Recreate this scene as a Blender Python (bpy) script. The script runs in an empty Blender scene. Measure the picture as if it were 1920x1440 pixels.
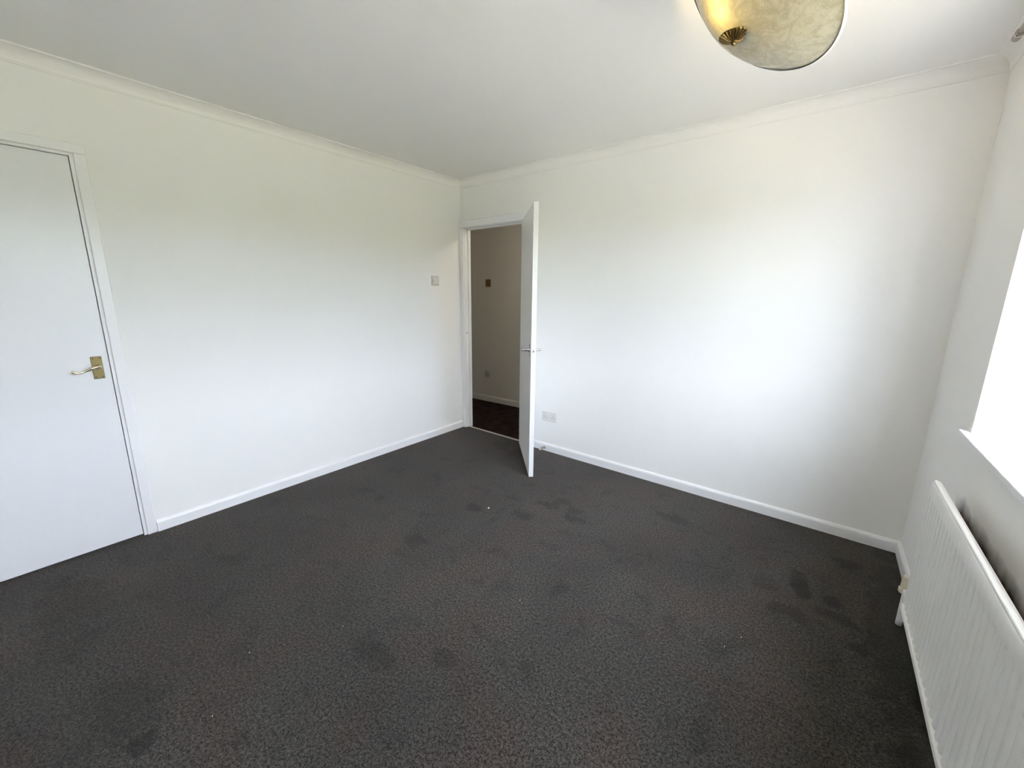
import bpy, bmesh, math, random
from mathutils import Vector, Matrix

random.seed(4)
SC = bpy.context.scene
COL = SC.collection

# ------------------------------------------------------------------ camera
F_PX = 775.77
cam_d = bpy.data.cameras.new('camera')
cam = bpy.data.objects.new('camera', cam_d)
COL.objects.link(cam)
SC.camera = cam
cam_d.sensor_fit = 'HORIZONTAL'
cam_d.sensor_width = 36.0
cam_d.lens = 36.0 * F_PX / 1920.0
cam_d.clip_start = 0.02
yaw, pitch, roll = -0.6849, -0.2145, 0.0091
fw = Vector((math.sin(yaw) * math.cos(pitch), math.cos(yaw) * math.cos(pitch), math.sin(pitch)))
r0 = Vector((math.cos(yaw), -math.sin(yaw), 0))
u0 = r0.cross(fw)
rr = math.cos(roll) * r0 + math.sin(roll) * u0
uu = -math.sin(roll) * r0 + math.cos(roll) * u0
cam.matrix_world = Matrix(((rr.x, uu.x, -fw.x, 3.0578), (rr.y, uu.y, -fw.y, -2.9351),
                           (rr.z, uu.z, -fw.z, 1.3786), (0, 0, 0, 1)))

# ------------------------------------------------------------------ world, sun, exposure
SC.view_settings.view_transform = 'Standard'
SC.view_settings.look = 'None'
SC.view_settings.gamma = 1.0
SC.view_settings.use_curve_mapping = False
SC.view_settings.exposure = 1.67
SC.cycles.max_bounces = 16
SC.cycles.diffuse_bounces = 12
SC.cycles.glossy_bounces = 4
SC.cycles.transmission_bounces = 8
SC.cycles.sample_clamp_indirect = 8.0

world = bpy.data.worlds.new('overcast_sky')
SC.world = world
world.use_nodes = True
wn = world.node_tree
bg = wn.nodes['Background']
bg.inputs['Color'].default_value = (0.80, 0.865, 1.0, 1)
bg.inputs['Strength'].default_value = 9.5

sun_d = bpy.data.lights.new('sun', 'SUN')
sun_d.energy = 14.0
sun_d.angle = math.radians(3)
sun_d.color = (1.0, 0.94, 0.82)
sun = bpy.data.objects.new('sun', sun_d)
COL.objects.link(sun)
sun.rotation_euler = Vector((0.45, 0.12, -0.885)).to_track_quat('-Z', 'Y').to_euler()   # from behind the house: never enters the window

# ------------------------------------------------------------------ room numbers (metres)
W, H, D = 3.429, 2.40, 4.0
TL, TR = 0.0267, 0.0399            # small skew of the left and right walls
RL, RB, RR = TL, -math.pi / 2, math.pi + TR
CV = 0.062                          # coving size
P_BL, P_BR = Vector((0, 0)), Vector((W, 0))
P_FR, P_FL = Vector((W + D * math.tan(TR), -D)), Vector((D * math.tan(TL), -D))
WIN_Y0, WIN_Y1, WIN_Z0, WIN_Z1 = 0.697, 2.85, 0.885, 2.08   # along the right wall, from the corner
DO_X0, DO_X1, DO_Z = 0.055, 0.805, 1.985                    # room doorway
CD_Y0, CD_Y1, CD_Z = 2.600, 3.390, 2.012                    # cupboard doorway along the left wall
WT = 0.08                                                   # partition thickness

def on_left(u, z, d=0.0):
    return Vector((u * math.sin(TL) + d * math.cos(TL), -u * math.cos(TL) + d * math.sin(TL), z))
def on_right(u, z, d=0.0):
    return Vector((W + u * math.sin(TR) - d * math.cos(TR), -u * math.cos(TR) - d * math.sin(TR), z))

# ------------------------------------------------------------------ material helpers
def new_mat(name):
    m = bpy.data.materials.new(name)
    m.use_nodes = True
    nt = m.node_tree
    return m, nt, nt.nodes['Principled BSDF']

def paint(name, col, rough=0.6, bump=0.0, scale=60.0, var=0.02, metallic=0.0, spec=0.5, stretch=None, dist=0.002):
    """painted / moulded surface: flat colour with faint noise in tone, gloss and relief"""
    m, nt, b = new_mat(name)
    N, L = nt.nodes, nt.links
    tc = N.new('ShaderNodeTexCoord')
    mp = N.new('ShaderNodeMapping')
    L.new(tc.outputs['Object'], mp.inputs['Vector'])
    if stretch:
        mp.inputs['Scale'].default_value = stretch
    nz = N.new('ShaderNodeTexNoise')
    nz.inputs['Scale'].default_value = scale
    nz.inputs['Detail'].default_value = 5
    L.new(mp.outputs['Vector'], nz.inputs['Vector'])
    big = N.new('ShaderNodeTexNoise')
    big.inputs['Scale'].default_value = 2.3
    L.new(mp.outputs['Vector'], big.inputs['Vector'])
    mx = N.new('ShaderNodeMixRGB')
    mx.inputs['Color1'].default_value = tuple(c * (1 - var) for c in col) + (1,)
    mx.inputs['Color2'].default_value = tuple(min(1, c * (1 + var)) for c in col) + (1,)
    L.new(big.outputs['Fac'], mx.inputs['Fac'])
    L.new(mx.outputs['Color'], b.inputs['Base Color'])
    b.inputs['Roughness'].default_value = rough
    b.inputs['Metallic'].default_value = metallic
    b.inputs['Specular IOR Level'].default_value = spec
    if bump:
        bp = N.new('ShaderNodeBump')
        bp.inputs['Strength'].default_value = bump
        bp.inputs['Distance'].default_value = dist
        L.new(nz.outputs['Fac'], bp.inputs['Height'])
        L.new(bp.outputs['Normal'], b.inputs['Normal'])
    return m

M = {}
M['wall'] = paint('white_emulsion', (0.87, 0.865, 0.85), 0.75, 0.12, 90, 0.01, spec=0.25)
M['ceiling'] = paint('white_ceiling_paint', (0.87, 0.86, 0.84), 0.85, 0.10, 70, 0.015, spec=0.2)
M['coving'] = paint('white_coving', (0.87, 0.86, 0.84), 0.7, 0.05, 60, 0.01, spec=0.3)
M['gloss'] = paint('white_gloss_paint', (0.86, 0.86, 0.87), 0.32, 0.05, 40, 0.008)
M['door'] = paint('white_satin_door_paint', (0.81, 0.815, 0.835), 0.30, 0.10, 45, 0.008, stretch=(1, 1, 0.35))
M['door_white'] = paint('bright_white_door_paint', (0.87, 0.87, 0.875), 0.30, 0.10, 45, 0.008, stretch=(1, 1, 0.35))
M['sill'] = paint('white_sill_paint', (0.85, 0.85, 0.86), 0.35, 0.03, 40, 0.005)
M['upvc'] = paint('white_upvc', (0.85, 0.85, 0.86), 0.3, 0.0, 40, 0.005)
M['radiator'] = paint('white_radiator_enamel', (0.89, 0.885, 0.87), 0.35, 0.02, 80, 0.008)
M['plastic'] = paint('white_plastic', (0.74, 0.735, 0.72), 0.3, 0.0, 40, 0.006)
M['grey_plastic'] = paint('greyed_white_plastic', (0.62, 0.61, 0.60), 0.35, 0.0, 40, 0.006)
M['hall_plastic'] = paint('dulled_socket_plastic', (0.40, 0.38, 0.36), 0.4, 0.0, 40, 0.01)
M['cream'] = paint('aged_cream_plastic', (0.72, 0.65, 0.50), 0.45, 0.05, 60, 0.04)
M['brass'] = paint('aged_brass', (0.21, 0.165, 0.075), 0.36, 0.15, 60, 0.10, metallic=0.9)
M['brass_lever'] = paint('polished_brass', (0.80, 0.70, 0.48), 0.16, 0.0, 60, 0.04, metallic=1.0)
M['old_brass'] = paint('dark_antique_brass', (0.20, 0.13, 0.045), 0.38, 0.1, 60, 0.15, metallic=0.9)
M['chrome'] = paint('chrome', (0.78, 0.77, 0.76), 0.14, 0.0, 60, 0.02, metallic=1.0)
M['nickel'] = paint('brushed_nickel', (0.38, 0.33, 0.30), 0.3, 0.05, 120, 0.05, metallic=1.0)
M['alu'] = paint('aluminium_strip', (0.75, 0.74, 0.72), 0.3, 0.05, 120, 0.03, metallic=0.8)
M['dark'] = paint('dark_hole', (0.02, 0.02, 0.02), 0.7, 0.0, 40, 0.1)
M['rubber'] = paint('white_rubber', (0.70, 0.69, 0.66), 0.6, 0.0, 60, 0.02)
M['copper_plate'] = paint('brown_wood_plate', (0.20, 0.11, 0.045), 0.45, 0.1, 60, 0.15)
M['patio'] = paint('pale_concrete_paving', (0.30, 0.265, 0.205), 0.9, 0.3, 12, 0.1)
M['grass'] = paint('lawn_green', (0.27, 0.255, 0.13), 0.9, 0.4, 15, 0.35)
M['hedge'] = paint('hedge_leaves', (0.11, 0.13, 0.04), 0.8, 0.8, 14, 0.4, dist=0.05)
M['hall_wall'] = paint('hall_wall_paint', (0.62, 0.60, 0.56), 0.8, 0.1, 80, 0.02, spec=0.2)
M['bulb'] = None

def carpet_material(name, dark, light, hue2, patches):
    m, nt, b = new_mat(name)
    N, L = nt.nodes, nt.links
    tc = N.new('ShaderNodeTexCoord')
    O = tc.outputs['Object']
    def noise(scale, detail=3, rough=0.55, dist=0.0, vec=None):
        n = N.new('ShaderNodeTexNoise')
        n.inputs['Scale'].default_value = scale
        n.inputs['Detail'].default_value = detail
        n.inputs['Roughness'].default_value = rough
        n.inputs['Distortion'].default_value = dist
        L.new(vec or O, n.inputs['Vector'])
        return n
    def ramp(src, a, bb, c0=(0, 0, 0, 1), c1=(1, 1, 1, 1)):
        r = N.new('ShaderNodeValToRGB')
        r.color_ramp.elements[0].position = a
        r.color_ramp.elements[1].position = bb
        r.color_ramp.elements[0].color = c0
        r.color_ramp.elements[1].color = c1
        L.new(src, r.inputs['Fac'])
        return r
    def mix(kind, fac, a, c):
        x = N.new('ShaderNodeMixRGB')
        x.blend_type = kind
        if isinstance(fac, float):
            x.inputs['Fac'].default_value = fac
        else:
            L.new(fac, x.inputs['Fac'])
        for s, v in ((x.inputs['Color1'], a), (x.inputs['Color2'], c)):
            if isinstance(v, tuple):
                s.default_value = v
            else:
                L.new(v, s)
        return x
    tuft = noise(210, 2, 0.7)
    tuft2 = noise(95, 3, 0.7)
    add = mix('MIX', 0.5, tuft.outputs['Fac'], tuft2.outputs['Fac'])
    grain = ramp(add.outputs['Color'], 0.415, 0.615, dark, light)
    hue = ramp(noise(3.2, 2, 0.5, 0.4).outputs['Fac'], 0.46, 0.58)
    tint = mix('MIX', hue.outputs['Color'], (1, 1, 1, 1), hue2)
    col = mix('MULTIPLY', 1.0, grain.outputs['Color'], tint.outputs['Color'])
    # brushed pile: patches where the tufts lie the other way
    pile = ramp(noise(6.5, 5, 0.68, 0.5).outputs['Fac'], 0.32, 0.46, (0.50, 0.49, 0.48, 1), (1, 1, 1, 1))
    col = mix('MULTIPLY', 0.75, col.outputs['Color'], pile.outputs['Color'])
    pile2 = ramp(noise(1.4, 2, 0.5, 0.5).outputs['Fac'], 0.35, 0.65, (0.78, 0.78, 0.78, 1), (1.12, 1.10, 1.08, 1))
    col = mix('MULTIPLY', 1.0, col.outputs['Color'], pile2.outputs['Color'])
    # trodden spots, and a dark strip along the radiator wall
    wob = noise(14, 3, 0.6)
    for (x, y, rx, ry, amt) in patches:
        mp = N.new('ShaderNodeMapping')
        mp.inputs['Location'].default_value = (-x / rx, -y / ry, 0)
        mp.inputs['Scale'].default_value = (1 / rx, 1 / ry, 0)
        L.new(O, mp.inputs['Vector'])
        ln = N.new('ShaderNodeVectorMath')
        ln.operation = 'LENGTH'
        L.new(mp.outputs['Vector'], ln.inputs[0])
        ad = N.new('ShaderNodeMath')
        ad.operation = 'MULTIPLY_ADD'
        ad.inputs[1].default_value = 2.6
        L.new(wob.outputs['Fac'], ad.inputs[0])
        L.new(ln.outputs['Value'], ad.inputs[2])
        msk = ramp(ad.outputs['Value'], 1.95 / 4, 2.45 / 4)
        sc = N.new('ShaderNodeMath')
        sc.operation = 'MULTIPLY'
        sc.inputs[1].default_value = 0.25
        L.new(ad.outputs['Value'], sc.inputs[0])
        L.new(sc.outputs['Value'], msk.inputs['Fac'])
        t = mix('MIX', msk.outputs['Color'], (amt, amt, amt * 0.98, 1), (1, 1, 1, 1))
        col = mix('MULTIPLY', 1.0, col.outputs['Color'], t.outputs['Color'])
    L.new(col.outputs['Color'], b.inputs['Base Color'])
    b.inputs['Roughness'].default_value = 1.0
    b.inputs['Specular IOR Level'].default_value = 0.05
    b.inputs['Sheen Weight'].default_value = 0.14
    b.inputs['Sheen Roughness'].default_value = 0.6
    b.inputs['Sheen Tint'].default_value = (0.9, 0.86, 0.83, 1)
    bp = N.new('ShaderNodeBump')
    bp.inputs['Strength'].default_value = 0.9
    bp.inputs['Distance'].default_value = 0.006
    L.new(add.outputs['Color'], bp.inputs['Height'])
    L.new(bp.outputs['Normal'], b.inputs['Normal'])
    return m

M['carpet'] = carpet_material('charcoal_carpet', (0.0035, 0.0032, 0.003, 1), (0.083, 0.076, 0.069, 1), (1.07, 0.935, 0.91, 1),
    [(3.02, -0.61, 0.045, 0.07, 0.40), (3.045, -0.70, 0.045, 0.07, 0.32), (3.154, -0.715, 0.045, 0.05, 0.42), (3.19, -0.815, 0.10, 0.045, 0.48),
     (3.02, -0.91, 0.10, 0.045, 0.55), (3.21, -0.315, 0.07, 0.05, 0.5), (2.89, -0.766, 0.07, 0.06, 0.65), (3.26, -0.965, 0.07, 0.03, 0.45),
     (1.298, -1.158, 0.06, 0.05, 0.45), (1.60, -1.03, 0.07, 0.06, 0.6), (1.66, -0.81, 0.08, 0.04, 0.6), (1.70, -0.72, 0.06, 0.05, 0.6),
     (1.82, -0.775, 0.05, 0.05, 0.6), (1.88, -0.85, 0.07, 0.05, 0.55), (2.36, -0.445, 0.14, 0.05, 0.6), (0.70, -0.16, 0.09, 0.09, 0.6),
     (0.92, -0.24, 0.12, 0.10, 0.6), (1.53, -2.864, 0.04, 0.04, 0.4), (0.57, -2.95, 0.30, 0.12, 0.66), (1.34, -2.88, 0.16, 0.09, 0.66),
     (1.79, -2.226, 0.12, 0.05, 0.62), (2.02, -2.07, 0.05, 0.05, 0.62), (1.297, -1.63, 0.07, 0.05, 0.62), (3.38, -0.75, 0.10, 0.75, 0.5)])  # last entry: long darker strip beside the right wall

def hall_floor_material():
    m, nt, b = new_mat('dark_brown_hall_carpet')
    N, L = nt.nodes, nt.links
    tc = N.new('ShaderNodeTexCoord')
    n = N.new('ShaderNodeTexNoise')
    n.inputs['Scale'].default_value = 9
    n.inputs['Detail'].default_value = 6
    n.inputs['Distortion'].default_value = 0.8
    L.new(tc.outputs['Object'], n.inputs['Vector'])
    r = N.new('ShaderNodeValToRGB')
    r.color_ramp.elements[0].position = 0.35
    r.color_ramp.elements[1].position = 0.7
    r.color_ramp.elements[0].color = (0.006, 0.003, 0.003, 1)
    r.color_ramp.elements[1].color = (0.034, 0.019, 0.017, 1)
    L.new(n.outputs['Fac'], r.inputs['Fac'])
    L.new(r.outputs['Color'], b.inputs['Base Color'])
    b.inputs['Roughness'].default_value = 0.9
    b.inputs['Specular IOR Level'].default_value = 0.1
    bp = N.new('ShaderNodeBump')
    bp.inputs['Strength'].default_value = 0.5
    bp.inputs['Distance'].default_value = 0.004
    L.new(n.outputs['Fac'], bp.inputs['Height'])
    L.new(bp.outputs['Normal'], b.inputs['Normal'])
    return m
M['hall_floor'] = hall_floor_material()

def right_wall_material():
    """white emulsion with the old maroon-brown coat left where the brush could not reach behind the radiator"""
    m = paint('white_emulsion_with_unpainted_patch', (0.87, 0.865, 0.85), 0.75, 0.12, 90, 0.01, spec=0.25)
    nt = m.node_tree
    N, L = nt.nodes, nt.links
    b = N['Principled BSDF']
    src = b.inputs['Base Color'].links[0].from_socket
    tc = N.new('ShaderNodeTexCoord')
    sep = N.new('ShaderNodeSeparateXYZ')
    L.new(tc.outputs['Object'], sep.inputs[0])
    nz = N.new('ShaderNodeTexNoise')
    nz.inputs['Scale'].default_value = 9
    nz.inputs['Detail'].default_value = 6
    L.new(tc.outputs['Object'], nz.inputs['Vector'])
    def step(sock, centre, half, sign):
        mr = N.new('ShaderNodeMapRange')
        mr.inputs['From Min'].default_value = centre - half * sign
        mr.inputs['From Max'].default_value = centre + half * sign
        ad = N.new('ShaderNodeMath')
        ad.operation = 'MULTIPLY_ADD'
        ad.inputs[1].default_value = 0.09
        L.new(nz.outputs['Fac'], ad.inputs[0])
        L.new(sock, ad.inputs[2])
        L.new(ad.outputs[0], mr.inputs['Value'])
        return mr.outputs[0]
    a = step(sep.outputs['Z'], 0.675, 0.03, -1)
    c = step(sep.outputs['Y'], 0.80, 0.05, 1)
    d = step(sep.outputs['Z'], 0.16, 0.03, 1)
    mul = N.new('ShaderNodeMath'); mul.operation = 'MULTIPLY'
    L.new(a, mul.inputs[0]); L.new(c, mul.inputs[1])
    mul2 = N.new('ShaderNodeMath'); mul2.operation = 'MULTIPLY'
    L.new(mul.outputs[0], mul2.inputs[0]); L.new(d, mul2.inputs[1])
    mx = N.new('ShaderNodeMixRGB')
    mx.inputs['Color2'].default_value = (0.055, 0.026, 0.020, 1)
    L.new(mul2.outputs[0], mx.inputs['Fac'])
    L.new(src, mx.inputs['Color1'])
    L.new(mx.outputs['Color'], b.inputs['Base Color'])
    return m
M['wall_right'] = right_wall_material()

def glass_pane_material():
    m, nt, b = new_mat('clear_window_glass')
    N, L = nt.nodes, nt.links
    tr = N.new('ShaderNodeBsdfTransparent')
    tr.inputs['Color'].default_value = (0.96, 0.97, 0.97, 1)
    gl = N.new('ShaderNodeBsdfGlossy')
    gl.inputs['Roughness'].default_value = 0.02
    mx = N.new('ShaderNodeMixShader')
    mx.inputs['Fac'].default_value = 0.06
    L.new(tr.outputs[0], mx.inputs[1])
    L.new(gl.outputs[0], mx.inputs[2])
    L.new(mx.outputs[0], N['Material Output'].inputs['Surface'])
    return m
M['pane'] = glass_pane_material()

def bowl_material():
    """cream frosted glass with a paler embossed floral pattern"""
    m, nt, b = new_mat('frosted_patterned_glass')
    N, L = nt.nodes, nt.links
    tc = N.new('ShaderNodeTexCoord')
    n = N.new('ShaderNodeTexNoise')
    n.inputs['Scale'].default_value = 24
    n.inputs['Detail'].default_value = 4
    n.inputs['Distortion'].default_value = 1.6
    L.new(tc.outputs['Object'], n.inputs['Vector'])
    v = N.new('ShaderNodeTexVoronoi')
    v.inputs['Scale'].default_value = 26
    L.new(n.outputs['Color'], v.inputs['Vector'])
    ad = N.new('ShaderNodeMixRGB')
    ad.inputs['Fac'].default_value = 0.35
    L.new(n.outputs['Fac'], ad.inputs['Color1'])
    L.new(v.outputs['Distance'], ad.inputs['Color2'])
    r = N.new('ShaderNodeValToRGB')
    r.color_ramp.elements[0].position = 0.42
    r.color_ramp.elements[1].position = 0.58
    r.color_ramp.elements[0].color = (0.55, 0.525, 0.40, 1)
    r.color_ramp.elements[1].color = (0.72, 0.695, 0.57, 1)
    L.new(ad.outputs['Color'], r.inputs['Fac'])
    df = N.new('ShaderNodeBsdfDiffuse')
    tl = N.new('ShaderNodeBsdfTranslucent')
    gl = N.new('ShaderNodeBsdfGlossy')
    gl.inputs['Roughness'].default_value = 0.08
    for s in (df, tl):
        L.new(r.outputs['Color'], s.inputs['Color'])
    m1 = N.new('ShaderNodeMixShader')
    m1.inputs['Fac'].default_value = 0.5
    L.new(df.outputs[0], m1.inputs[1])
    L.new(tl.outputs[0], m1.inputs[2])
    fr = N.new('ShaderNodeFresnel')
    fr.inputs['IOR'].default_value = 1.5
    m2 = N.new('ShaderNodeMixShader')
    L.new(fr.outputs[0], m2.inputs['Fac'])
    L.new(m1.outputs[0], m2.inputs[1])
    L.new(gl.outputs[0], m2.inputs[2])
    L.new(m2.outputs[0], N['Material Output'].inputs['Surface'])
    return m
M['bowl'] = bowl_material()

def bulb_material():
    m, nt, b = new_mat('lit_bulb')
    b.inputs['Base Color'].default_value = (0.9, 0.8, 0.5, 1)
    b.inputs['Emission Color'].default_value = (1.0, 0.74, 0.30, 1)
    b.inputs['Emission Strength'].default_value = 62.0
    return m
M['bulb'] = bulb_material()

# ------------------------------------------------------------------ mesh helpers
def obj(name, bm, mat, parent=None, bevel=0.0, seg=2, smooth=False, loc=None, rotz=None):
    bmesh.ops.recalc_face_normals(bm, faces=bm.faces[:])
    me = bpy.data.meshes.new(name)
    bm.to_mesh(me)
    bm.free()
    me.materials.append(M[mat] if isinstance(mat, str) else mat)
    if smooth:
        for p in me.polygons:
            p.use_smooth = True
    o = bpy.data.objects.new(name, me)
    COL.objects.link(o)
    if loc is not None:
        o.location = loc
    if rotz is not None:
        o.rotation_euler = (0, 0, rotz)
    if parent is not None:
        o.parent = parent
    if bevel:
        md = o.modifiers.new('bevel', 'BEVEL')
        md.width = bevel
        md.segments = seg
        md.limit_method = 'ANGLE'
        md.angle_limit = math.radians(40)
        md.harden_normals = False
    return o

def box(bm, x0, x1, y0, y1, z0, z1):
    vs = [bm.verts.new((x, y, z)) for x in (x0, x1) for y in (y0, y1) for z in (z0, z1)]
    for f in ((0, 1, 3, 2), (4, 6, 7, 5), (0, 4, 5, 1), (2, 3, 7, 6), (0, 2, 6, 4), (1, 5, 7, 3)):
        bm.faces.new([vs[i] for i in f])

def B(*a):
    bm = bmesh.new()
    box(bm, *a)
    return bm

def lathe(bm, prof, seg=24, M4=None):
    """prof: list of (r, h) revolved about local z, then moved by M4"""
    M4 = M4 or Matrix.Identity(4)
    rings = []
    for r, h in prof:
        if r < 1e-6:
            rings.append([bm.verts.new(M4 @ Vector((0, 0, h)))])
        else:
            rings.append([bm.verts.new(M4 @ Vector((r * math.cos(2 * math.pi * k / seg), r * math.sin(2 * math.pi * k / seg), h))) for k in range(seg)])
    for a, b in zip(rings, rings[1:]):
        for k in range(seg):
            k2 = (k + 1) % seg
            if len(a) == 1 and len(b) == 1:
                continue
            if len(a) == 1:
                bm.faces.new((a[0], b[k], b[k2]))
            elif len(b) == 1:
                bm.faces.new((a[k], b[0], a[k2]))
            else:
                bm.faces.new((a[k], b[k], b[k2], a[k2]))
    for ring in (rings[0], rings[-1]):
        if len(ring) > 1 and ring is not None:
            pass
    return rings

def axis_m(p, d):
    """matrix that puts local z along d with its origin at p"""
    q = Vector(d).normalized().to_track_quat('Z', 'Y')
    return Matrix.Translation(Vector(p)) @ q.to_matrix().to_4x4()

def rod(bm, a, b, r, seg=16, r2=None):
    a, b = Vector(a), Vector(b)
    l = (b - a).length
    lathe(bm, [(0, 0), (r, 0), (r if r2 is None else r2, l), (0, l)], seg, axis_m(a, b - a))

def tube(bm, pts, rad, seg=12):
    """smooth tube along points with a radius (number, or (rx, rz) list) at each point"""
    pts = [Vector(p) for p in pts]
    n = len(pts)
    up = Vector((0, 0, 1))
    rings = []
    for i, p in enumerate(pts):
        t = (pts[min(i + 1, n - 1)] - pts[max(i - 1, 0)]).normalized()
        ref = up if abs(t.dot(up)) < 0.95 else Vector((1, 0, 0))
        s = t.cross(ref).normalized()
        v = s.cross(t)
        ra = rad[i] if isinstance(rad, (list, tuple)) else rad
        ra = ra if isinstance(ra, tuple) else (ra, ra)
        rings.append([bm.verts.new(p + s * ra[0] * math.cos(2 * math.pi * k / seg) + v * ra[1] * math.sin(2 * math.pi * k / seg)) for k in range(seg)])
    for a, b in zip(rings, rings[1:]):
        for k in range(seg):
            bm.faces.new((a[k], a[(k + 1) % seg], b[(k + 1) % seg], b[k]))
    bm.faces.new(rings[0])
    bm.faces.new(rings[-1])

def bez(pts, n=10):
    """Catmull-Rom through points"""
    P = [Vector(p) for p in pts]
    P = [P[0] * 2 - P[1]] + P + [P[-1] * 2 - P[-2]]
    out = []
    for i in range(1, len(P) - 2):
        for k in range(n):
            t = k / n
            a, b, c, d = P[i - 1], P[i], P[i + 1], P[i + 2]
            out.append(0.5 * ((2 * b) + (c - a) * t + (2 * a - 5 * b + 4 * c - d) * t * t + (3 * b - a - 3 * c + d) * t ** 3))
    out.append(P[-2])
    return out

def tag(o, label, cat, group=None, kind=None):
    o['label'] = label
    o['category'] = cat
    if group:
        o['group'] = group
    if kind:
        o['kind'] = kind
    return o

def struct(o, label, cat):
    return tag(o, label, cat, kind='structure')

def thing(name, loc, rotz=0.0):
    o = bpy.data.objects.new(name, None)
    o.empty_display_size = 0.05
    COL.objects.link(o)
    o.location = loc
    o.rotation_euler = (0, 0, rotz)
    return o

# ------------------------------------------------------------------ outside ground
g = bmesh.new()
box(g, W + 6.0, W + 45, -30, 25, -0.45, -0.36)
struct(obj('ground', g, 'grass'), 'green lawn beyond the paving outside the window', 'lawn')
g = bmesh.new()
box(g, W + 0.45, W + 6.0, -30, 25, -0.45, -0.35)
struct(obj('pavement', g, 'patio'), 'pale concrete paving right outside the window', 'paving')

# unseen hedge added across the garden: hides the low sky from the window
hb = bmesh.new()
rnd = random.Random(7)
NY, NZ = 90, 8
hy0, hy1, hz0, hz1, hx = -26.0, 22.0, -0.36, 2.30, W + 14.0
def hv(x, y, z, k=0.22):
    return hb.verts.new((x + rnd.uniform(-k, k), y + rnd.uniform(-k, k), z + (rnd.uniform(-k, k) if z > 0 else 0)))
cols = []
for i in range(NY + 1):
    y = hy0 + (hy1 - hy0) * i / NY
    col_ = [hv(hx, y, hz0 + (hz1 - hz0) * j / NZ) for j in range(NZ + 1)]
    col_ += [hv(hx + 0.8, y, hz1 + 0.1), hv(hx + 1.6, y, hz1), hv(hx + 1.6, y, hz0)]
    cols.append(col_)
for a, b in zip(cols, cols[1:]):
    for j in range(len(a) - 1):
        hb.faces.new((a[j], b[j], b[j + 1], a[j + 1]))
hb.faces.new(cols[0]); hb.faces.new(cols[-1])
ho = obj('hedge', hb, 'hedge', smooth=True)
tag(ho, 'long green hedge added beyond the lawn to block the low sky', 'hedge')

# ------------------------------------------------------------------ floor and ceiling
f = bmesh.new()
box(f, -0.02, W + 0.25, -D - 0.02, 0.033, -0.12, 0.0)
struct(obj('floor', f, 'carpet'), 'charcoal grey carpet covering the whole bedroom floor', 'carpet')
c = bmesh.new()
box(c, -0.1, W + 0.55, -D - 0.1, WT, H, H + 0.1)
struct(obj('ceiling', c, 'ceiling'), 'plain white painted ceiling with the glass bowl lamp', 'ceiling')

# ------------------------------------------------------------------ walls
w = bmesh.new()                                  # left wall: local x out of the wall, y along it
box(w, -WT, 0, -CD_Y0, 0.0, -0.12, H)
box(w, -WT, 0, -CD_Y1, -CD_Y0, CD_Z, H)
box(w, -WT, 0, -D - 0.1, -CD_Y1, -0.12, H)
struct(obj('wall_left', w, 'wall', rotz=RL), 'white wall with the cupboard door and light switch', 'wall')

w = bmesh.new()
box(w, -WT, DO_X0 - 0.025, 0, WT, -0.12, H)
box(w, DO_X0 - 0.025, DO_X1 + 0.025, 0, WT, DO_Z + 0.025, H)
box(w, DO_X1 + 0.025, W + 0.30, 0, WT, -0.12, H)
struct(obj('wall_back', w, 'wall'), 'white wall with the open door and double socket', 'wall')

w = bmesh.new()                                  # right wall: local x into the room, y towards the front
RWT = 0.33
box(w, -RWT, 0, 0.0, WIN_Y0, -0.12, H)
box(w, -RWT, 0, WIN_Y1, D + 0.1, -0.12, H)
box(w, -RWT, 0, WIN_Y0, WIN_Y1, -0.12, WIN_Z0 - 0.025)
box(w, -RWT, 0, WIN_Y0, WIN_Y1, WIN_Z1, H)
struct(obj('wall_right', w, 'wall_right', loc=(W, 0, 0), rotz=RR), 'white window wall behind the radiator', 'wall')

w = bmesh.new()
box(w, -0.05, W + 0.35, -D - 0.1, -D, -0.12, H)
struct(obj('wall_front', w, 'wall'), 'white wall opposite the open door', 'wall')

# cupboard behind the closed door: back board so no daylight leaks in
w = bmesh.new()
box(w, -0.66, -0.64, -CD_Y1 - 0.3, -CD_Y0 + 0.3, -0.12, H)
box(w, -0.64, -WT, -CD_Y1 - 0.3, -CD_Y1 - 0.28, -0.12, H)
box(w, -0.64, -WT, -CD_Y0 + 0.28, -CD_Y0 + 0.3, -0.12, H)
box(w, -0.64, -WT, -CD_Y1 - 0.28, -CD_Y0 + 0.28, H, H + 0.02)
box(w, -0.64, -WT, -CD_Y1 - 0.28, -CD_Y0 + 0.28, -0.12, -0.02)
struct(obj('wall_cupboard', w, 'wall', rotz=RL), 'white inner walls of the cupboard behind the closed door', 'wall')

# ------------------------------------------------------------------ hall beyond the doorway
HY0, HY1, HX0, HX1 = WT, 0.965, -1.35, 2.2
w = bmesh.new()
box(w, HX0, HX1, 0.033, HY1 + 0.3, -0.12, -0.004)
struct(obj('floor_hall', w, 'hall_floor'), 'dark brown hall floor beyond the doorway', 'floor')
w = bmesh.new()
box(w, HX0, HX1, WT, HY1 + 0.3, H, H + 0.1)
struct(obj('ceiling_hall', w, 'ceiling'), 'ceiling of the dark hall', 'ceiling')
HROT = 0.045
w = bmesh.new()
box(w, -2.0, 2.6, 0, 0.08, -0.12, H)
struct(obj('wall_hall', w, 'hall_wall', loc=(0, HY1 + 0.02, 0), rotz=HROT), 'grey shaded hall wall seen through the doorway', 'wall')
w = bmesh.new()
box(w, HX0 - 0.08, HX0, 0.0, HY1 + 0.3, -0.12, H)
box(w, HX0, -WT, 0.0, WT, -0.12, H)
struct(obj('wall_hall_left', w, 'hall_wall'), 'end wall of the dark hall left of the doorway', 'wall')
w = bmesh.new()
box(w, HX1, HX1 + 0.08, WT, HY1 + 0.3, -0.12, H)
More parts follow.
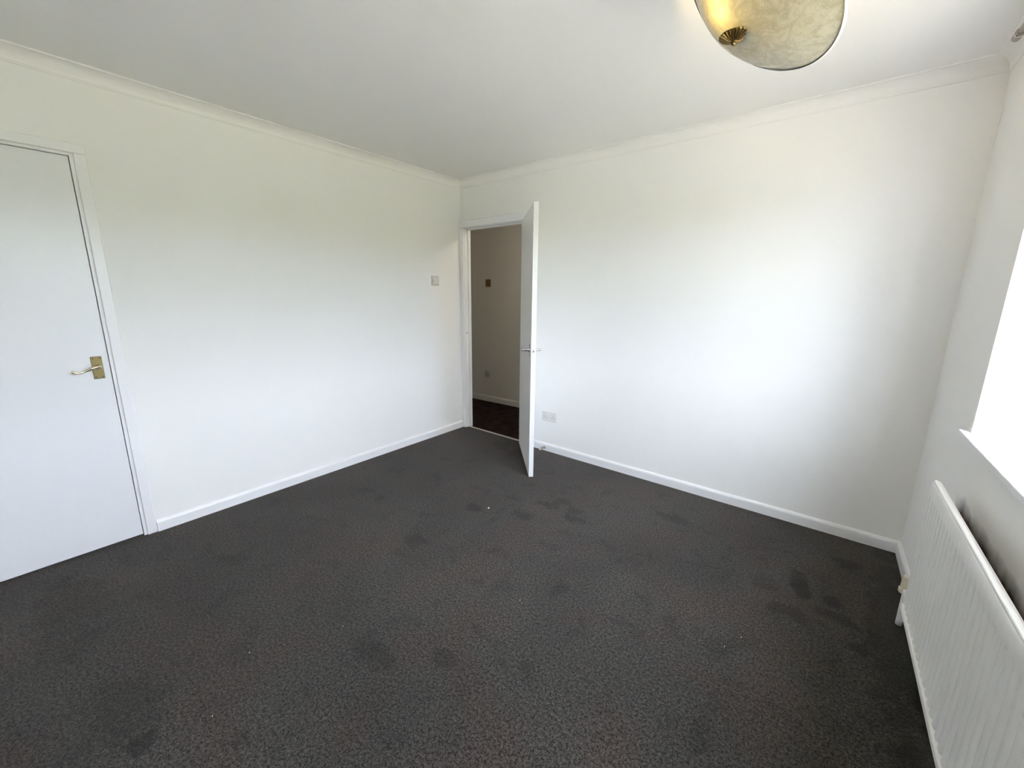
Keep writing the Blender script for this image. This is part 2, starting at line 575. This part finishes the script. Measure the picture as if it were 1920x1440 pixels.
struct(obj('wall_hall_right', w, 'hall_wall'), 'end wall of the dark hall behind the open door', 'wall')

# ------------------------------------------------------------------ swept mouldings with mitred corners
CORN = {'left': (P_FL, P_BL), 'back': (P_BL, P_BR), 'right': (P_BR, P_FR), 'front': (P_FR, P_FL)}
def inset_corner(prev, cur, d):
    """intersection of two wall lines (a->b, room on the right hand side) moved d into the room"""
    def off(a, b):
        t = (b - a).normalized()
        n = Vector((t.y, -t.x))
        return a + n * d, t
    p, t = off(*prev)
    q, s = off(*cur)
    den = t.x * s.y - t.y * s.x
    k = ((q.x - p.x) * s.y - (q.y - p.y) * s.x) / den
    return p + t * k
ORDER = ['left', 'back', 'right', 'front']
def sweep(side, prof, a_cut=None, b_cut=None):
    """prof: closed list of (d, z). a_cut / b_cut: square end at that distance along the wall from its first point"""
    i = ORDER.index(side)
    prev, cur, nxt = CORN[ORDER[i - 1]], CORN[side], CORN[ORDER[(i + 1) % 4]]
    t = (cur[1] - cur[0]).normalized()
    n = Vector((t.y, -t.x))
    bm = bmesh.new()
    ra, rb = [], []
    for d, z in prof:
        a = inset_corner(prev, cur, d) if a_cut is None else cur[0] + t * a_cut + n * d
        b = inset_corner(cur, nxt, d) if b_cut is None else cur[0] + t * b_cut + n * d
        ra.append(bm.verts.new((a.x, a.y, z)))
        rb.append(bm.verts.new((b.x, b.y, z)))
    for k in range(len(prof)):
        k2 = (k + 1) % len(prof)
        bm.faces.new((ra[k], ra[k2], rb[k2], rb[k]))
    bm.faces.new(ra)
    bm.faces.new(rb)
    return bm

# coving: small lip on the wall, concave sweep, small lip on the ceiling
cov = [(-0.002, H + 0.002), (-0.002, H - CV), (0.005, H - CV), (0.0062, H - CV + 0.006)]
for k in range(0, 9):
    a = math.pi / 2 * k / 8
    cov.append((CV - 0.004 - (CV - 0.012) * math.cos(a), H - CV + 0.008 + (CV - 0.014) * math.sin(a)))
cov += [(CV, H - 0.006), (CV, H + 0.002)]
for n_, (side, lab) in enumerate((('left', 'white plaster coving above the cupboard door wall'), ('back', 'white plaster coving above the open door wall'),
                                  ('right', 'white plaster coving above the window'), ('front', 'white plaster coving opposite the open door'))):
    o = obj('trim_%d' % (n_ + 1), sweep(side, cov), 'coving')
    struct(o, lab, 'coving')

# skirting boards
SK = 0.070
sk = [(-0.001, -0.004), (0.016, -0.004), (0.016, SK - 0.016), (0.0135, SK - 0.009), (0.008, SK - 0.003), (-0.001, SK)]
LL = (P_BL - P_FL).length
o = obj('baseboard_left', sweep('left', sk, a_cut=LL - (CD_Y0 - 0.047), b_cut=LL - 0.002), 'gloss')
struct(o, 'white skirting board under the light switch', 'skirting board')
o = obj('baseboard_back', sweep('back', sk, a_cut=DO_X1 + 0.07), 'gloss')
struct(o, 'white skirting board under the double socket', 'skirting board')
o = obj('baseboard_right', sweep('right', sk), 'gloss')
struct(o, 'white skirting board running behind the radiator', 'skirting board')
o = obj('baseboard_front', sweep('front', sk), 'gloss')
struct(o, 'white skirting board opposite the open door', 'skirting board')
bmh = bmesh.new()
hs = [(0, -0.01), (-0.016, -0.01), (-0.016, 0.055), (-0.010, 0.068), (0, 0.072)]
ra = [bmh.verts.new((-2.0, y, z)) for y, z in hs]
rb = [bmh.verts.new((2.4, y, z)) for y, z in hs]
for k in range(5):
    bmh.faces.new((ra[k], ra[(k + 1) % 5], rb[(k + 1) % 5], rb[k]))
struct(obj('baseboard_hall', bmh, 'hall_wall', loc=(0, HY1 + 0.02, 0), rotz=HROT), 'shaded skirting board along the hall wall', 'skirting board')

# ------------------------------------------------------------------ room doorway: lining, stop, architrave
fr = thing('trim_5', (DO_X0, 0, 0))
struct(fr, 'white frame and architrave around the open doorway', 'door frame')
ow = DO_X1 - DO_X0
l = bmesh.new()
box(l, -0.026, 0, -0.001, WT + 0.001, 0, DO_Z + 0.025)
obj('jamb', l, 'gloss', fr, 0.0015)
l = bmesh.new()
box(l, ow, ow + 0.026, -0.001, WT + 0.001, 0, DO_Z + 0.025)
obj('jamb', l, 'gloss', fr, 0.0015)
obj('head', B(0, ow, -0.001, WT + 0.001, DO_Z, DO_Z + 0.025), 'gloss', fr, 0.0015)
obj('door_stop_bead', B(0, 0.012, 0.037, 0.07, 0, DO_Z), 'gloss', fr, 0.001)
obj('door_stop_bead', B(0, ow, 0.037, 0.07, DO_Z - 0.012, DO_Z), 'gloss', fr, 0.001)
def arch_board(x0, x1, z0, z1, y=-1, t=0.016):
    bm = bmesh.new()
    a, b = (-t, 0.0) if y < 0 else (WT, WT + t)
    box(bm, x0, x1, a, b, z0, z1)
    return bm
obj('architrave', arch_board(-0.052, -0.004, 0, DO_Z + 0.002), 'gloss', fr, 0.004, 3)
obj('architrave', arch_board(ow + 0.006, ow + 0.068, 0, DO_Z + 0.004), 'gloss', fr, 0.004, 3)
obj('architrave', arch_board(-0.052, ow + 0.068, DO_Z + 0.004, DO_Z + 0.068), 'gloss', fr, 0.004, 3)
sp = bmesh.new()
box(sp, -0.0005, 0.0012, 0.006, 0.028, 0.955, 1.025)
s_o = obj('strike_plate', sp, 'gloss', fr)
obj('latch_hole', B(0.0010, 0.0018, 0.010, 0.019, 0.984, 0.998), 'dark', s_o)
th = bmesh.new()
box(th, 0, ow, 0.020, 0.046, -0.003, 0.0035)
o = obj('trim_6', th, 'alu', loc=(DO_X0, 0, 0), bevel=0.0015)
struct(o, 'thin metal threshold strip between bedroom carpet and hall', 'threshold strip')

# ------------------------------------------------------------------ cupboard doorway on the left wall
fr = thing('trim_7', on_left(CD_Y0, 0), RL)
struct(fr, 'white frame and architrave around the closed cupboard door', 'door frame')
cw = CD_Y1 - CD_Y0                 # local y runs 0 .. -cw
obj('jamb', B(-WT, 0.001, -0.013, 0.0, 0, CD_Z), 'gloss', fr, 0.001)
obj('jamb', B(-WT, 0.001, -cw, -cw + 0.013, 0, CD_Z), 'gloss', fr, 0.001)
obj('head', B(-WT, 0.001, -cw + 0.013, -0.013, CD_Z - 0.012, CD_Z), 'gloss', fr, 0.001)
obj('door_stop_bead', B(-0.07, -0.048, -cw + 0.013, -0.013, CD_Z - 0.03, CD_Z - 0.012), 'gloss', fr)
obj('architrave', B(0.0005, 0.013, 0.001, 0.046, 0, CD_Z + 0.001), 'gloss', fr, 0.004, 3)
obj('architrave', B(0.0005, 0.013, -cw - 0.046, -cw - 0.001, 0, CD_Z + 0.001), 'gloss', fr, 0.004, 3)
obj('architrave', B(0.0005, 0.013, -cw - 0.046, 0.046, CD_Z + 0.001, CD_Z + 0.044), 'gloss', fr, 0.004, 3)

# ------------------------------------------------------------------ handles
def lever_handle(parent, lever_mat, plate_mat, side, plate=(0.042, 0.115), length=0.105, reach=0.042, rad=0.0074, screws=True):
    """lever on a back plate; local x out of the door face, lever towards side * y, centred on the spindle"""
    pw, ph = plate
    root = obj('door_handle', B(0, 0.0045, -pw / 2, pw / 2, -ph / 2, ph / 2), plate_mat, parent, 0.002, 2)
    bm = bmesh.new()
    lathe(bm, [(0.0, 0.0), (0.014, 0.0), (0.014, 0.004), (0.0105, 0.008), (0.0088, 0.014), (0.0088, reach - 0.008), (0.0, reach - 0.004)], 20, axis_m((0.0035, 0, 0.004), (1, 0, 0)))
    obj('lever_boss', bm, lever_mat, root, smooth=True)
    s = side
    path = bez([(reach - 0.012, -s * 0.010, 0.006), (reach - 0.004, s * 0.006, 0.007), (reach, s * 0.025, 0.003), (reach, s * length * 0.45, -0.006),
                (reach, s * length * 0.72, -0.014), (reach, s * length * 0.92, -0.0105), (reach, s * length, -0.002)], 6)
    n = len(path)
    rads = []
    for i in range(n):
        t = i / (n - 1)
        a = rad * (1.45 - 0.75 * min(1, t * 1.8)) if t < 0.55 else rad * (0.64 + 0.5 * (t - 0.55))
        if t < 0.06:
            a *= 0.55 + 7.5 * t
        if t > 0.97:
            a *= 0.7
        rads.append((a, a))
    bm = bmesh.new()
    tube(bm, path, rads, 14)
    obj('lever', bm, lever_mat, root, smooth=True)
    if screws:
        for sy in (-1, 1):
            for sz in (-1, 1):
                bm = bmesh.new()
                lathe(bm, [(0, 0.0), (0.0030, 0.0), (0.0030, 0.0007), (0, 0.0007)], 12, axis_m((0.0044, sy * (pw / 2 - 0.008), sz * (ph / 2 - 0.009)), (1, 0, 0)))
                obj('screw', bm, 'dark', root)
    return root

# closed cupboard door (flush, painted)
dr = obj('door_1', B(-0.040, -0.004, -cw + 0.016, -0.0160, 0.010, CD_Z - 0.0150), 'door', loc=on_left(CD_Y0, 0), rotz=RL, bevel=0.002)
struct(dr, 'closed flush white cupboard door with brass lever handle', 'door')
h = lever_handle(dr, 'brass_lever', 'brass', -1, length=0.098)
h.location = (-0.004, -0.062, 0.987)
h['label'] = 'aged brass lever handle on a rectangular plate'

# open room door
door_a = Vector((0.775, -0.030, 0))
dd = Vector((0.696, -0.718, 0)).normalized()
dn = Vector((-dd.y, dd.x, 0))      # towards the room-side face (+)
DWD, DTH = 0.752, 0.035
ang = math.atan2(dd.y, dd.x)       # local x along the door, local y towards the back wall
dr = obj('door_2', B(0, DWD, 0, DTH, 0.010, 1.980), 'door_white', loc=door_a, rotz=ang, bevel=0.002)
struct(dr, 'open flush white door standing ajar into the bedroom with chrome levers', 'door')
ZH = 0.977
h = lever_handle(dr, 'chrome', 'chrome', -1, plate=(0.040, 0.10), length=0.11, reach=0.048, rad=0.0068, screws=False)
h.location = (DWD - 0.055, DTH, ZH)
h.rotation_euler = (0, 0, math.pi / 2)     # local x -> +y of door, lever (-y) -> +x ... turned below
h.scale = (1, -1, 1)
h = lever_handle(dr, 'chrome', 'chrome', -1, plate=(0.040, 0.10), length=0.11, reach=0.048, rad=0.0068, screws=False)
h.location = (DWD - 0.055, 0, ZH)
h.rotation_euler = (0, 0, -math.pi / 2)
lp = obj('latch_plate', B(DWD - 0.0004, DWD + 0.0008, 0.007, 0.028, ZH - 0.03, ZH + 0.03), 'door', dr)
bm = bmesh.new()
box(bm, DWD + 0.0006, DWD + 0.007, 0.012, 0.023, ZH - 0.0075, ZH + 0.0075)
obj('latch_bolt', bm, 'nickel', lp, 0.002)
for z in (0.25, 1.0, 1.75):
    bm = bmesh.new()
    rod(bm, (-0.002, DTH + 0.004, z - 0.045), (-0.002, DTH + 0.004, z + 0.045), 0.0055, 12)
    obj('hinge', bm, 'chrome', dr, smooth=False)

# ------------------------------------------------------------------ window
wn_ = thing('window_1', on_right(WIN_Y0, WIN_Z0), RR)
struct(wn_, 'wide white window in the wall above the radiator', 'window')
ww, wh = WIN_Y1 - WIN_Y0, WIN_Z1 - WIN_Z0
sl = bmesh.new()
box(sl, -0.24, 0.0, 0.0, ww, -0.025, 0.0)
box(sl, 0.0, 0.027, -0.045, ww + 0.045, -0.025, 0.0)
bmesh.ops.remove_doubles(sl, verts=sl.verts, dist=1e-5)
obj('window_sill', sl, 'sill', wn_, 0.005, 3)
fx0, fx1 = -0.31, -0.24
def bar(y0, y1, z0, z1, name='frame_bar', x0=fx0, x1=fx1):
    return obj(name, B(x0, x1, y0, y1, z0, z1), 'upvc', wn_, 0.004)
bar(0, ww, 0, 0.055); bar(0, ww, wh - 0.055, wh)
bar(0, 0.055, 0.055, wh - 0.055); bar(ww - 0.055, ww, 0.055, wh - 0.055)
bays = [0.055, 0.055 + (ww - 0.11) / 3, 0.055 + 2 * (ww - 0.11) / 3, ww - 0.055]
for y in bays[1:3]:
    bar(y - 0.03, y + 0.03, 0.055, wh - 0.055, 'mullion')
for a, b in zip(bays, bays[1:]):
    a2, b2 = a + (0.03 if a > 0.1 else 0), b - (0.03 if b < ww - 0.1 else 0)
    z0_, z1_, sw = 0.055, wh - 0.055, 0.055
    sm = bmesh.new()
    for q_ in ((a2, a2 + sw, z0_, z1_), (b2 - sw, b2, z0_, z1_), (a2 + sw, b2 - sw, z0_, z0_ + sw), (a2 + sw, b2 - sw, z1_ - sw, z1_)):
        box(sm, -0.295, -0.226, *q_)
    sa = obj('sash', sm, 'upvc', wn_, 0.004)
    obj('pane', B(-0.264, -0.258, a2 + sw, b2 - sw, z0_ + sw, z1_ - sw), 'pane', sa)
    hm = bmesh.new()
    box(hm, -0.226, -0.214, b2 - 0.036, b2 - 0.018, z0_ + 0.42, z0_ + 0.48)
    box(hm, -0.214, -0.204, b2 - 0.034, b2 - 0.020, z0_ + 0.36, z0_ + 0.47)
    obj('window_handle', hm, 'upvc', sa, 0.003)

# ------------------------------------------------------------------ radiator (single panel, pressed vertical flutes)
RY0, RLEN, RZ0, RZ1, RD = 0.850, 1.60, 0.196, 0.724, 0.0967
rad = thing('radiator', on_right(RY0, 0), RR)
tag(rad, 'white single panel radiator with vertical flutes below the window', 'radiator')
zb, zt = RZ0, RZ1
pitchr = 0.040
GD = 0.016
bm = bmesh.new()
# front sheet: flat bands with pressed grooves between them, running down to the bottom ledge
rows = [(zb, 1.0), (zb + 0.012, 1.0), (zt - 0.088, 1.0), (zt - 0.076, 0.75), (zt - 0.066, 0.25), (zt - 0.058, 0.0), (zt - 0.014, 0.0), (zt - 0.004, -0.25), (zt, -0.6)]
NP = 10
ncell = int(RLEN / pitchr)
ys = []
for i in range(ncell):
    for k in range(NP):
        ys.append((i + k / NP) * pitchr)
ys.append(RLEN)
prev = None
for y in ys:
    edge = min(y, RLEN - y)
    ph = abs((y / pitchr) % 1.0 - 0.5) * 2          # 0 in the middle of a groove
    fl = max(0.0, 1.0 - ph / 0.62)
    fl = fl * fl * (3 - 2 * fl)
    if edge < 0.008:
        fl = 0.0
    colv = []
    for z, k in rows:
        colv.append(bm.verts.new((RD - GD * (fl * k if k > 0 else -k), y, z)))
    if prev:
        for j in range(len(rows) - 1):
            bm.faces.new((prev[j], colv[j], colv[j + 1], prev[j + 1]))
    prev = colv
fs = obj('front_panel', bm, 'radiator', rad, smooth=True)
md = fs.modifiers.new('thickness', 'SOLIDIFY')
md.thickness = 0.0015
md.offset = 0
obj('back_panel', B(RD - 0.022, RD - 0.016, 0.0, RLEN, zb + 0.004, zt - 0.004), 'radiator', rad, 0.002)
bm = bmesh.new()
box(bm, RD - 0.016, RD - 0.0015, 0.002, RLEN - 0.002, zt - 0.012, zt + 0.0005)
obj('top_seam', bm, 'radiator', rad, 0.004, 3)
bm = bmesh.new()
box(bm, RD - 0.016, RD + 0.007, 0.001, RLEN - 0.001, zb - 0.022, zb + 0.001)
obj('bottom_seam', bm, 'radiator', rad, 0.0025, 3)
for y in (0.0, RLEN - 0.004):
    obj('end_seam', B(RD - 0.016, RD - 0.0005, y, y + 0.004, zb + 0.012, zt - 0.012), 'radiator', rad, 0.001)
for y in (0.22, RLEN - 0.22):
    bm = bmesh.new()
    box(bm, 0.001, 0.006, y, y + 0.035, zb + 0.03, zt - 0.20)
    box(bm, 0.006, RD - 0.020, y, y + 0.004, zt - 0.26, zt - 0.21)
    box(bm, 0.006, RD - 0.020, y, y + 0.004, zb + 0.06, zb + 0.11)
    obj('wall_bracket', bm, 'radiator', rad)
# valve, tail and feed pipe at the far end
bm = bmesh.new()
tube(bm, bez([(0.074, 0.03, 0.186), (0.070, -0.10, 0.176), (0.067, -0.150, 0.160), (0.066, -0.162, 0.13), (0.066, -0.162, 0.0)], 6), 0.0115, 14)
obj('feed_pipe', bm, 'radiator', rad, smooth=True)
vb = bmesh.new()
lathe(vb, [(0, 0.098), (0.020, 0.098), (0.0225, 0.103), (0.0225, 0.118), (0.018, 0.122), (0.0, 0.122)], 20, Matrix.Translation((0.052, -0.262, 0)))
vo = obj('valve', vb, 'cream', rad)
vk = bmesh.new()
prof = []
NR = 40
rings = []
for z, s in ((0.122, 1.0), (0.172, 0.98), (0.178, 0.9)):
    rings.append([vk.verts.new((0.052 + s * (0.0185 if k % 4 < 2 else 0.0155) * math.cos(2 * math.pi * k / NR), -0.262 + s * (0.0185 if k % 4 < 2 else 0.0155) * math.sin(2 * math.pi * k / NR), z)) for k in range(NR)])
for a, b in zip(rings, rings[1:]):
    for k in range(NR):
        vk.faces.new((a[k], a[(k + 1) % NR], b[(k + 1) % NR], b[k]))
vk.faces.new(rings[-1]); vk.faces.new(rings[0])
obj('valve_knob', vk, 'cream', vo)
bm = bmesh.new()
rod(bm, (0.052, -0.262, 0.110), (0.062, -0.12, 0.168), 0.008, 12)
rod(bm, (0.052, -0.262, 0.0), (0.052, -0.262, 0.1), 0.0075, 12)
obj('valve_tail', bm, 'radiator', vo)

# ------------------------------------------------------------------ electrical plates
def plate_root(name, loc, rotz, w_, h_, mat, t=0.009, bev=0.003):
    r = thing(name, loc, rotz)
    obj('face_plate', B(0, t, -w_ / 2, w_ / 2, -h_ / 2, h_ / 2), mat, r, bev, 3)
    return r
def socket_face(r, ys, mat, t=0.009):
    for y in ys:
        e = obj('socket_holes', B(t - 0.001, t + 0.0004, y - 0.0020, y + 0.0020, 0.004, 0.0115), 'dark', r)
        for s in (-1, 1):
            obj('pin_hole', B(t - 0.001, t + 0.0004, y + s * 0.011 - 0.0032, y + s * 0.011 + 0.0032, -0.0125, -0.0082), 'dark', e)
ds = plate_root('double_socket', (1.093, -0.0, 0.320), RB, 0.150, 0.088, 'plastic')
tag(ds, 'white double power socket low on the wall beside the open door', 'socket')
socket_face(ds, (-0.040, 0.040), 'plastic')
for y in (-0.013, 0.013):
    obj('rocker', B(0.008, 0.0125, y - 0.007, y + 0.007, 0.010, 0.030), 'plastic', ds, 0.0015)
for y in (-0.060, 0.060):
    bm = bmesh.new()
    lathe(bm, [(0, 0), (0.0032, 0), (0.0032, 0.0006), (0, 0.0006)], 12, axis_m((0.009, y, 0), (1, 0, 0)))
    obj('screw', bm, 'nickel', ds)

ls = plate_root('light_switch', on_left(0.343, 1.491), RL, 0.088, 0.086, 'grey_plastic')
tag(ls, 'white light switch on the wall near the doorway corner', 'light switch')
obj('raised_surround', B(0.008, 0.0115, -0.030, 0.030, -0.022, 0.026), 'plastic', ls, 0.0015)
for y in (-0.015, 0.015):
    ro = obj('rocker', B(0.010, 0.0150, y - 0.0085, y + 0.0085, -0.013, 0.015), 'plastic', ls, 0.0015)
for y in (-0.037, 0.037):
    bm = bmesh.new()
    lathe(bm, [(0, 0), (0.0032, 0), (0.0032, 0.0006), (0, 0.0006)], 12, axis_m((0.009, y, 0), (1, 0, 0)))
    obj('screw', bm, 'nickel', ls)

def on_hall(x, z):
    return Vector((x * math.cos(HROT), HY1 + 0.02 + x * math.sin(HROT), z))
hs_ = plate_root('single_socket', on_hall(-0.535, 0.357), RB + HROT, 0.088, 0.082, 'hall_plastic')
tag(hs_, 'grey white single socket low on the shaded hall wall', 'socket')
socket_face(hs_, (0.0,), 'grey_plastic')
obj('rocker', B(0.008, 0.0125, 0.020, 0.032, 0.010, 0.030), 'plastic', hs_, 0.0015)
hp = plate_root('hall_switch_plate', on_hall(-0.520, 1.506), RB + HROT, 0.080, 0.088, 'brass')
tag(hp, 'brown switch plate high on the shaded hall wall', 'light switch')
obj('plate_inset', B(0.008, 0.011, -0.026, 0.026, -0.030, 0.030), 'copper_plate', hp, 0.0015)
obj('rocker', B(0.010, 0.015, -0.006, 0.006, -0.010, 0.010), 'old_brass', hp, 0.001)

# ------------------------------------------------------------------ door stop on the skirting
st = thing('door_stop', (1.056, -0.016, 0.030), RB)
tag(st, 'small chrome door stop fixed to the skirting under the socket', 'door stop')
bm = bmesh.new()
lathe(bm, [(0, 0), (0.013, 0), (0.013, 0.003), (0.009, 0.006), (0.0, 0.006)], 20, axis_m((0, 0, 0), (1, 0, 0)))
obj('mount', bm, 'nickel', st)
bm = bmesh.new()
lathe(bm, [(0, 0), (0.0075, 0), (0.0075, 0.055), (0, 0.055)], 20, axis_m((0.005, 0, 0), (1, 0, 0)))
obj('shaft', bm, 'nickel', st)
bm = bmesh.new()
lathe(bm, [(0, 0), (0.0085, 0), (0.0095, 0.004), (0.0085, 0.013), (0, 0.015)], 20, axis_m((0.060, 0, 0), (1, 0, 0)))
obj('rubber_tip', bm, 'rubber', st)

# ------------------------------------------------------------------ scrap on the carpet
def scrap_mesh(k_):
    bm = bmesh.new()
    pts = [(-0.006, -0.007), (0.002, -0.010), (0.007, -0.003), (0.005, 0.008), (-0.004, 0.009)]
    lo = [bm.verts.new((x * k_, y * k_, 0)) for x, y in pts]
    hi = [bm.verts.new((x * 0.8 * k_, y * 0.8 * k_, (0.008 + 0.005 * (k % 2)) * k_)) for k, (x, y) in enumerate(pts)]
    for k in range(5):
        bm.faces.new((lo[k], lo[(k + 1) % 5], hi[(k + 1) % 5], hi[k]))
    bm.faces.new(lo); bm.faces.new(hi)
    return bm
o = obj('paper_scrap', scrap_mesh(0.62), 'plastic', loc=(1.373, -1.104, 0))
tag(o, 'white paper scrap lying on the dark carpet before the open door', 'scrap')
lint0 = obj('lint_speck', scrap_mesh(0.19), 'plastic', loc=(2.839, -1.301, 0))
tag(lint0, 'tiny white lint speck on the carpet out from the radiator', 'lint', 'white lint specks on the carpet')
for i, (x, y) in enumerate(((2.882, -1.207), (1.596, -2.702), (2.05, -1.629), (1.569, -2.228), (1.415, -2.529))):
    c_ = lint0.copy()
    COL.objects.link(c_)
    c_.location = (x, y, 0)
    if i > 0:
        c_['label'] = 'tiny white lint speck in the open middle of the carpet'
    c_.rotation_euler = (0, 0, i * 1.3)

# ------------------------------------------------------------------ ceiling lamp: tilted glass bowl on a short brass stem
LC = Vector((2.722, -1.422, 2.205))
LN = Vector((0.642, 0.414, 1.0)).normalized()
LR, LD = 0.24, 0.100
lamp = thing('ceiling_lamp', (LC.x, LC.y, H))
tag(lamp, 'lit cream patterned glass bowl lamp hanging tilted with brass finial', 'ceiling lamp')
q = LN.to_track_quat('Z', 'Y').to_matrix().to_4x4()
ML = Matrix.Translation(LC - Vector((LC.x, LC.y, H))) @ q
bm = bmesh.new()
prof = []
N_ = 22
for k in range(N_ + 1):
    t = k / N_
    prof.append((LR * t, -LD * (1 - t ** 2.0)))
prof += [(LR + 0.003, 0.001), (LR + 0.003, 0.005), (LR - 0.002, 0.006)]
for k in range(N_, -1, -1):
    t = k / N_
    prof.append(((LR - 0.004) * t, -(LD - 0.005) * (1 - t ** 2.0) + 0.0005))
lathe(bm, prof, 72, ML)
bowl = obj('glass_bowl', bm, 'bowl', lamp, smooth=True)
rim = bmesh.new()
lathe(rim, [(LR + 0.0015, -0.004), (LR + 0.0050, -0.002), (LR + 0.0055, 0.003), (LR + 0.002, 0.0065), (LR - 0.003, 0.0065), (LR - 0.002, 0.0)], 72, ML)
obj('polished_rim', rim, 'sill', bowl, smooth=True)
# fluted finial under the bowl: hangs plumb
FM = Matrix.Translation((ML @ Vector((0, 0, -LD))) + Vector((0, 0, -0.006)))
bm = bmesh.new()
NS = 72
prof = [(0.012, 0.008, 0), (0.030, 0.003, 0), (0.040, -0.001, 0), (0.0415, -0.003, 0), (0.040, -0.006, 1), (0.030, -0.011, 1), (0.018, -0.016, 1), (0.010, -0.019, 0), (0.008, -0.021, 0)]
rings = []
for r_, h_, fl in prof:
    ring = []
    for k in range(NS):
        g_ = 1.0 if k % 3 == 0 else 0.0
        a_ = 2 * math.pi * k / NS
        ring.append(bm.verts.new(FM @ Vector((r_ * (1 - 0.10 * fl * g_) * math.cos(a_), r_ * (1 - 0.10 * fl * g_) * math.sin(a_), h_ + 0.003 * fl * g_))))
    rings.append(ring)
for a, b in zip(rings, rings[1:]):
    for k in range(NS):
        bm.faces.new((a[k], a[(k + 1) % NS], b[(k + 1) % NS], b[k]))
bm.faces.new(rings[0]); bm.faces.new(rings[-1])
fin = obj('finial', bm, 'old_brass', lamp)
bm = bmesh.new()
lathe(bm, [(0, 0.003), (0.006, 0.002), (0.0070, -0.002), (0.005, -0.006), (0, -0.0075)], 16, FM @ Matrix.Translation((0, 0, -0.021)))
obj('finial_knob', bm, 'brass', fin, smooth=True)
# stem through the bowl, cross piece, bulb, ceiling rose
bm = bmesh.new()
base = ML @ Vector((0, 0, -LD + 0.004))
top = ML @ Vector((0, 0, 0.035))
rod(bm, base, top, 0.005, 12)
obj('stem', bm, 'brass', lamp)
bm = bmesh.new()
rod(bm, top, (0, 0, -0.025), 0.006, 12)
obj('hanging_rod', bm, 'brass', lamp)
bm = bmesh.new()
lathe(bm, [(0, 0), (0.055, 0), (0.055, -0.006), (0.040, -0.020), (0.012, -0.028), (0, -0.028)], 32)
obj('ceiling_rose', bm, 'brass', lamp, smooth=True)
bm = bmesh.new()
hold = ML @ Vector((-0.02, -0.010, -0.035))
off = Vector((-LC.x, -LC.y, -H))
up_in = LN * 0.034
b0 = Vector((2.637, -1.512, 2.190)) + off + up_in
b1 = Vector((2.634, -1.452, 2.158)) + off + up_in
rod(bm, ML @ Vector((0, 0, -0.045)), b1 + (b1 - b0) * 0.25, 0.008, 14)
obj('bulb_holder', bm, 'plastic', lamp)
bm = bmesh.new()
bd = (b0 - b1)
lathe(bm, [(0, -0.004), (0.009, -0.002), (0.012, 0.010), (0.017, 0.025), (0.0175, bd.length * 0.6), (0.013, bd.length * 0.95), (0.006, bd.length * 1.15), (0, bd.length * 1.2)], 20, axis_m(b1, bd))
obj('bulb', bm, 'bulb', lamp, smooth=True)

# ------------------------------------------------------------------ curtain pole above the window
cp = thing('curtain_pole', on_right(0.44, 2.300, 0.0), RR)
tag(cp, 'brushed metal curtain pole fixed above the window', 'curtain pole')
CX = 0.080
bm = bmesh.new()
rod(bm, (CX, 0.050, 0), (CX, 2.62, 0), 0.0095, 20)
obj('pole', bm, 'nickel', cp)
for y, s in ((0.0, 1), (2.67, -1)):
    bm = bmesh.new()
    lathe(bm, [(0, 0), (0.010, 0.0), (0.0135, 0.003), (0.0135, 0.046), (0.0115, 0.050), (0.0115, 0.058), (0, 0.058)], 24, axis_m((CX, y, 0), (0, s, 0)))
    e = obj('end_cap', bm, 'nickel', cp)
    bm = bmesh.new()
    lathe(bm, [(0.0138, 0.040), (0.0150, 0.041), (0.0150, 0.045), (0.0138, 0.046)], 24, axis_m((CX, y, 0), (0, s, 0)))
    obj('end_ring', bm, 'chrome', e)
for y in (0.12, 1.33, 2.55):
    bm = bmesh.new()
    lathe(bm, [(0, 0), (0.022, 0), (0.022, 0.004), (0.008, 0.010), (0.007, CX - 0.008), (0, CX - 0.008)], 20, axis_m((0, y, 0), (1, 0, 0)))
    br = obj('bracket', bm, 'nickel', cp)

# ------------------------------------------------------------------ unseen fill light, added to brighten the hall wall
hl = thing('hall_fill_lamp', (1.55, 0.52, H))
tag(hl, 'unseen globe light added on the hall ceiling to brighten the hall', 'ceiling lamp')
bm = bmesh.new()
lathe(bm, [(0, 0), (0.06, 0), (0.06, -0.02), (0.03, -0.035), (0, -0.035)], 24)
obj('lamp_base', bm, 'plastic', hl)
bm = bmesh.new()
bmesh.ops.create_uvsphere(bm, u_segments=20, v_segments=14, radius=0.06, matrix=Matrix.Translation((0, 0, -0.09)))
gm, gnt, gb = new_mat('hall_fill_globe')
gb.inputs['Emission Color'].default_value = (1.0, 0.90, 0.74, 1)
gb.inputs['Emission Strength'].default_value = 34.0
M['globe'] = gm
obj('globe', bm, 'globe', hl, smooth=True)
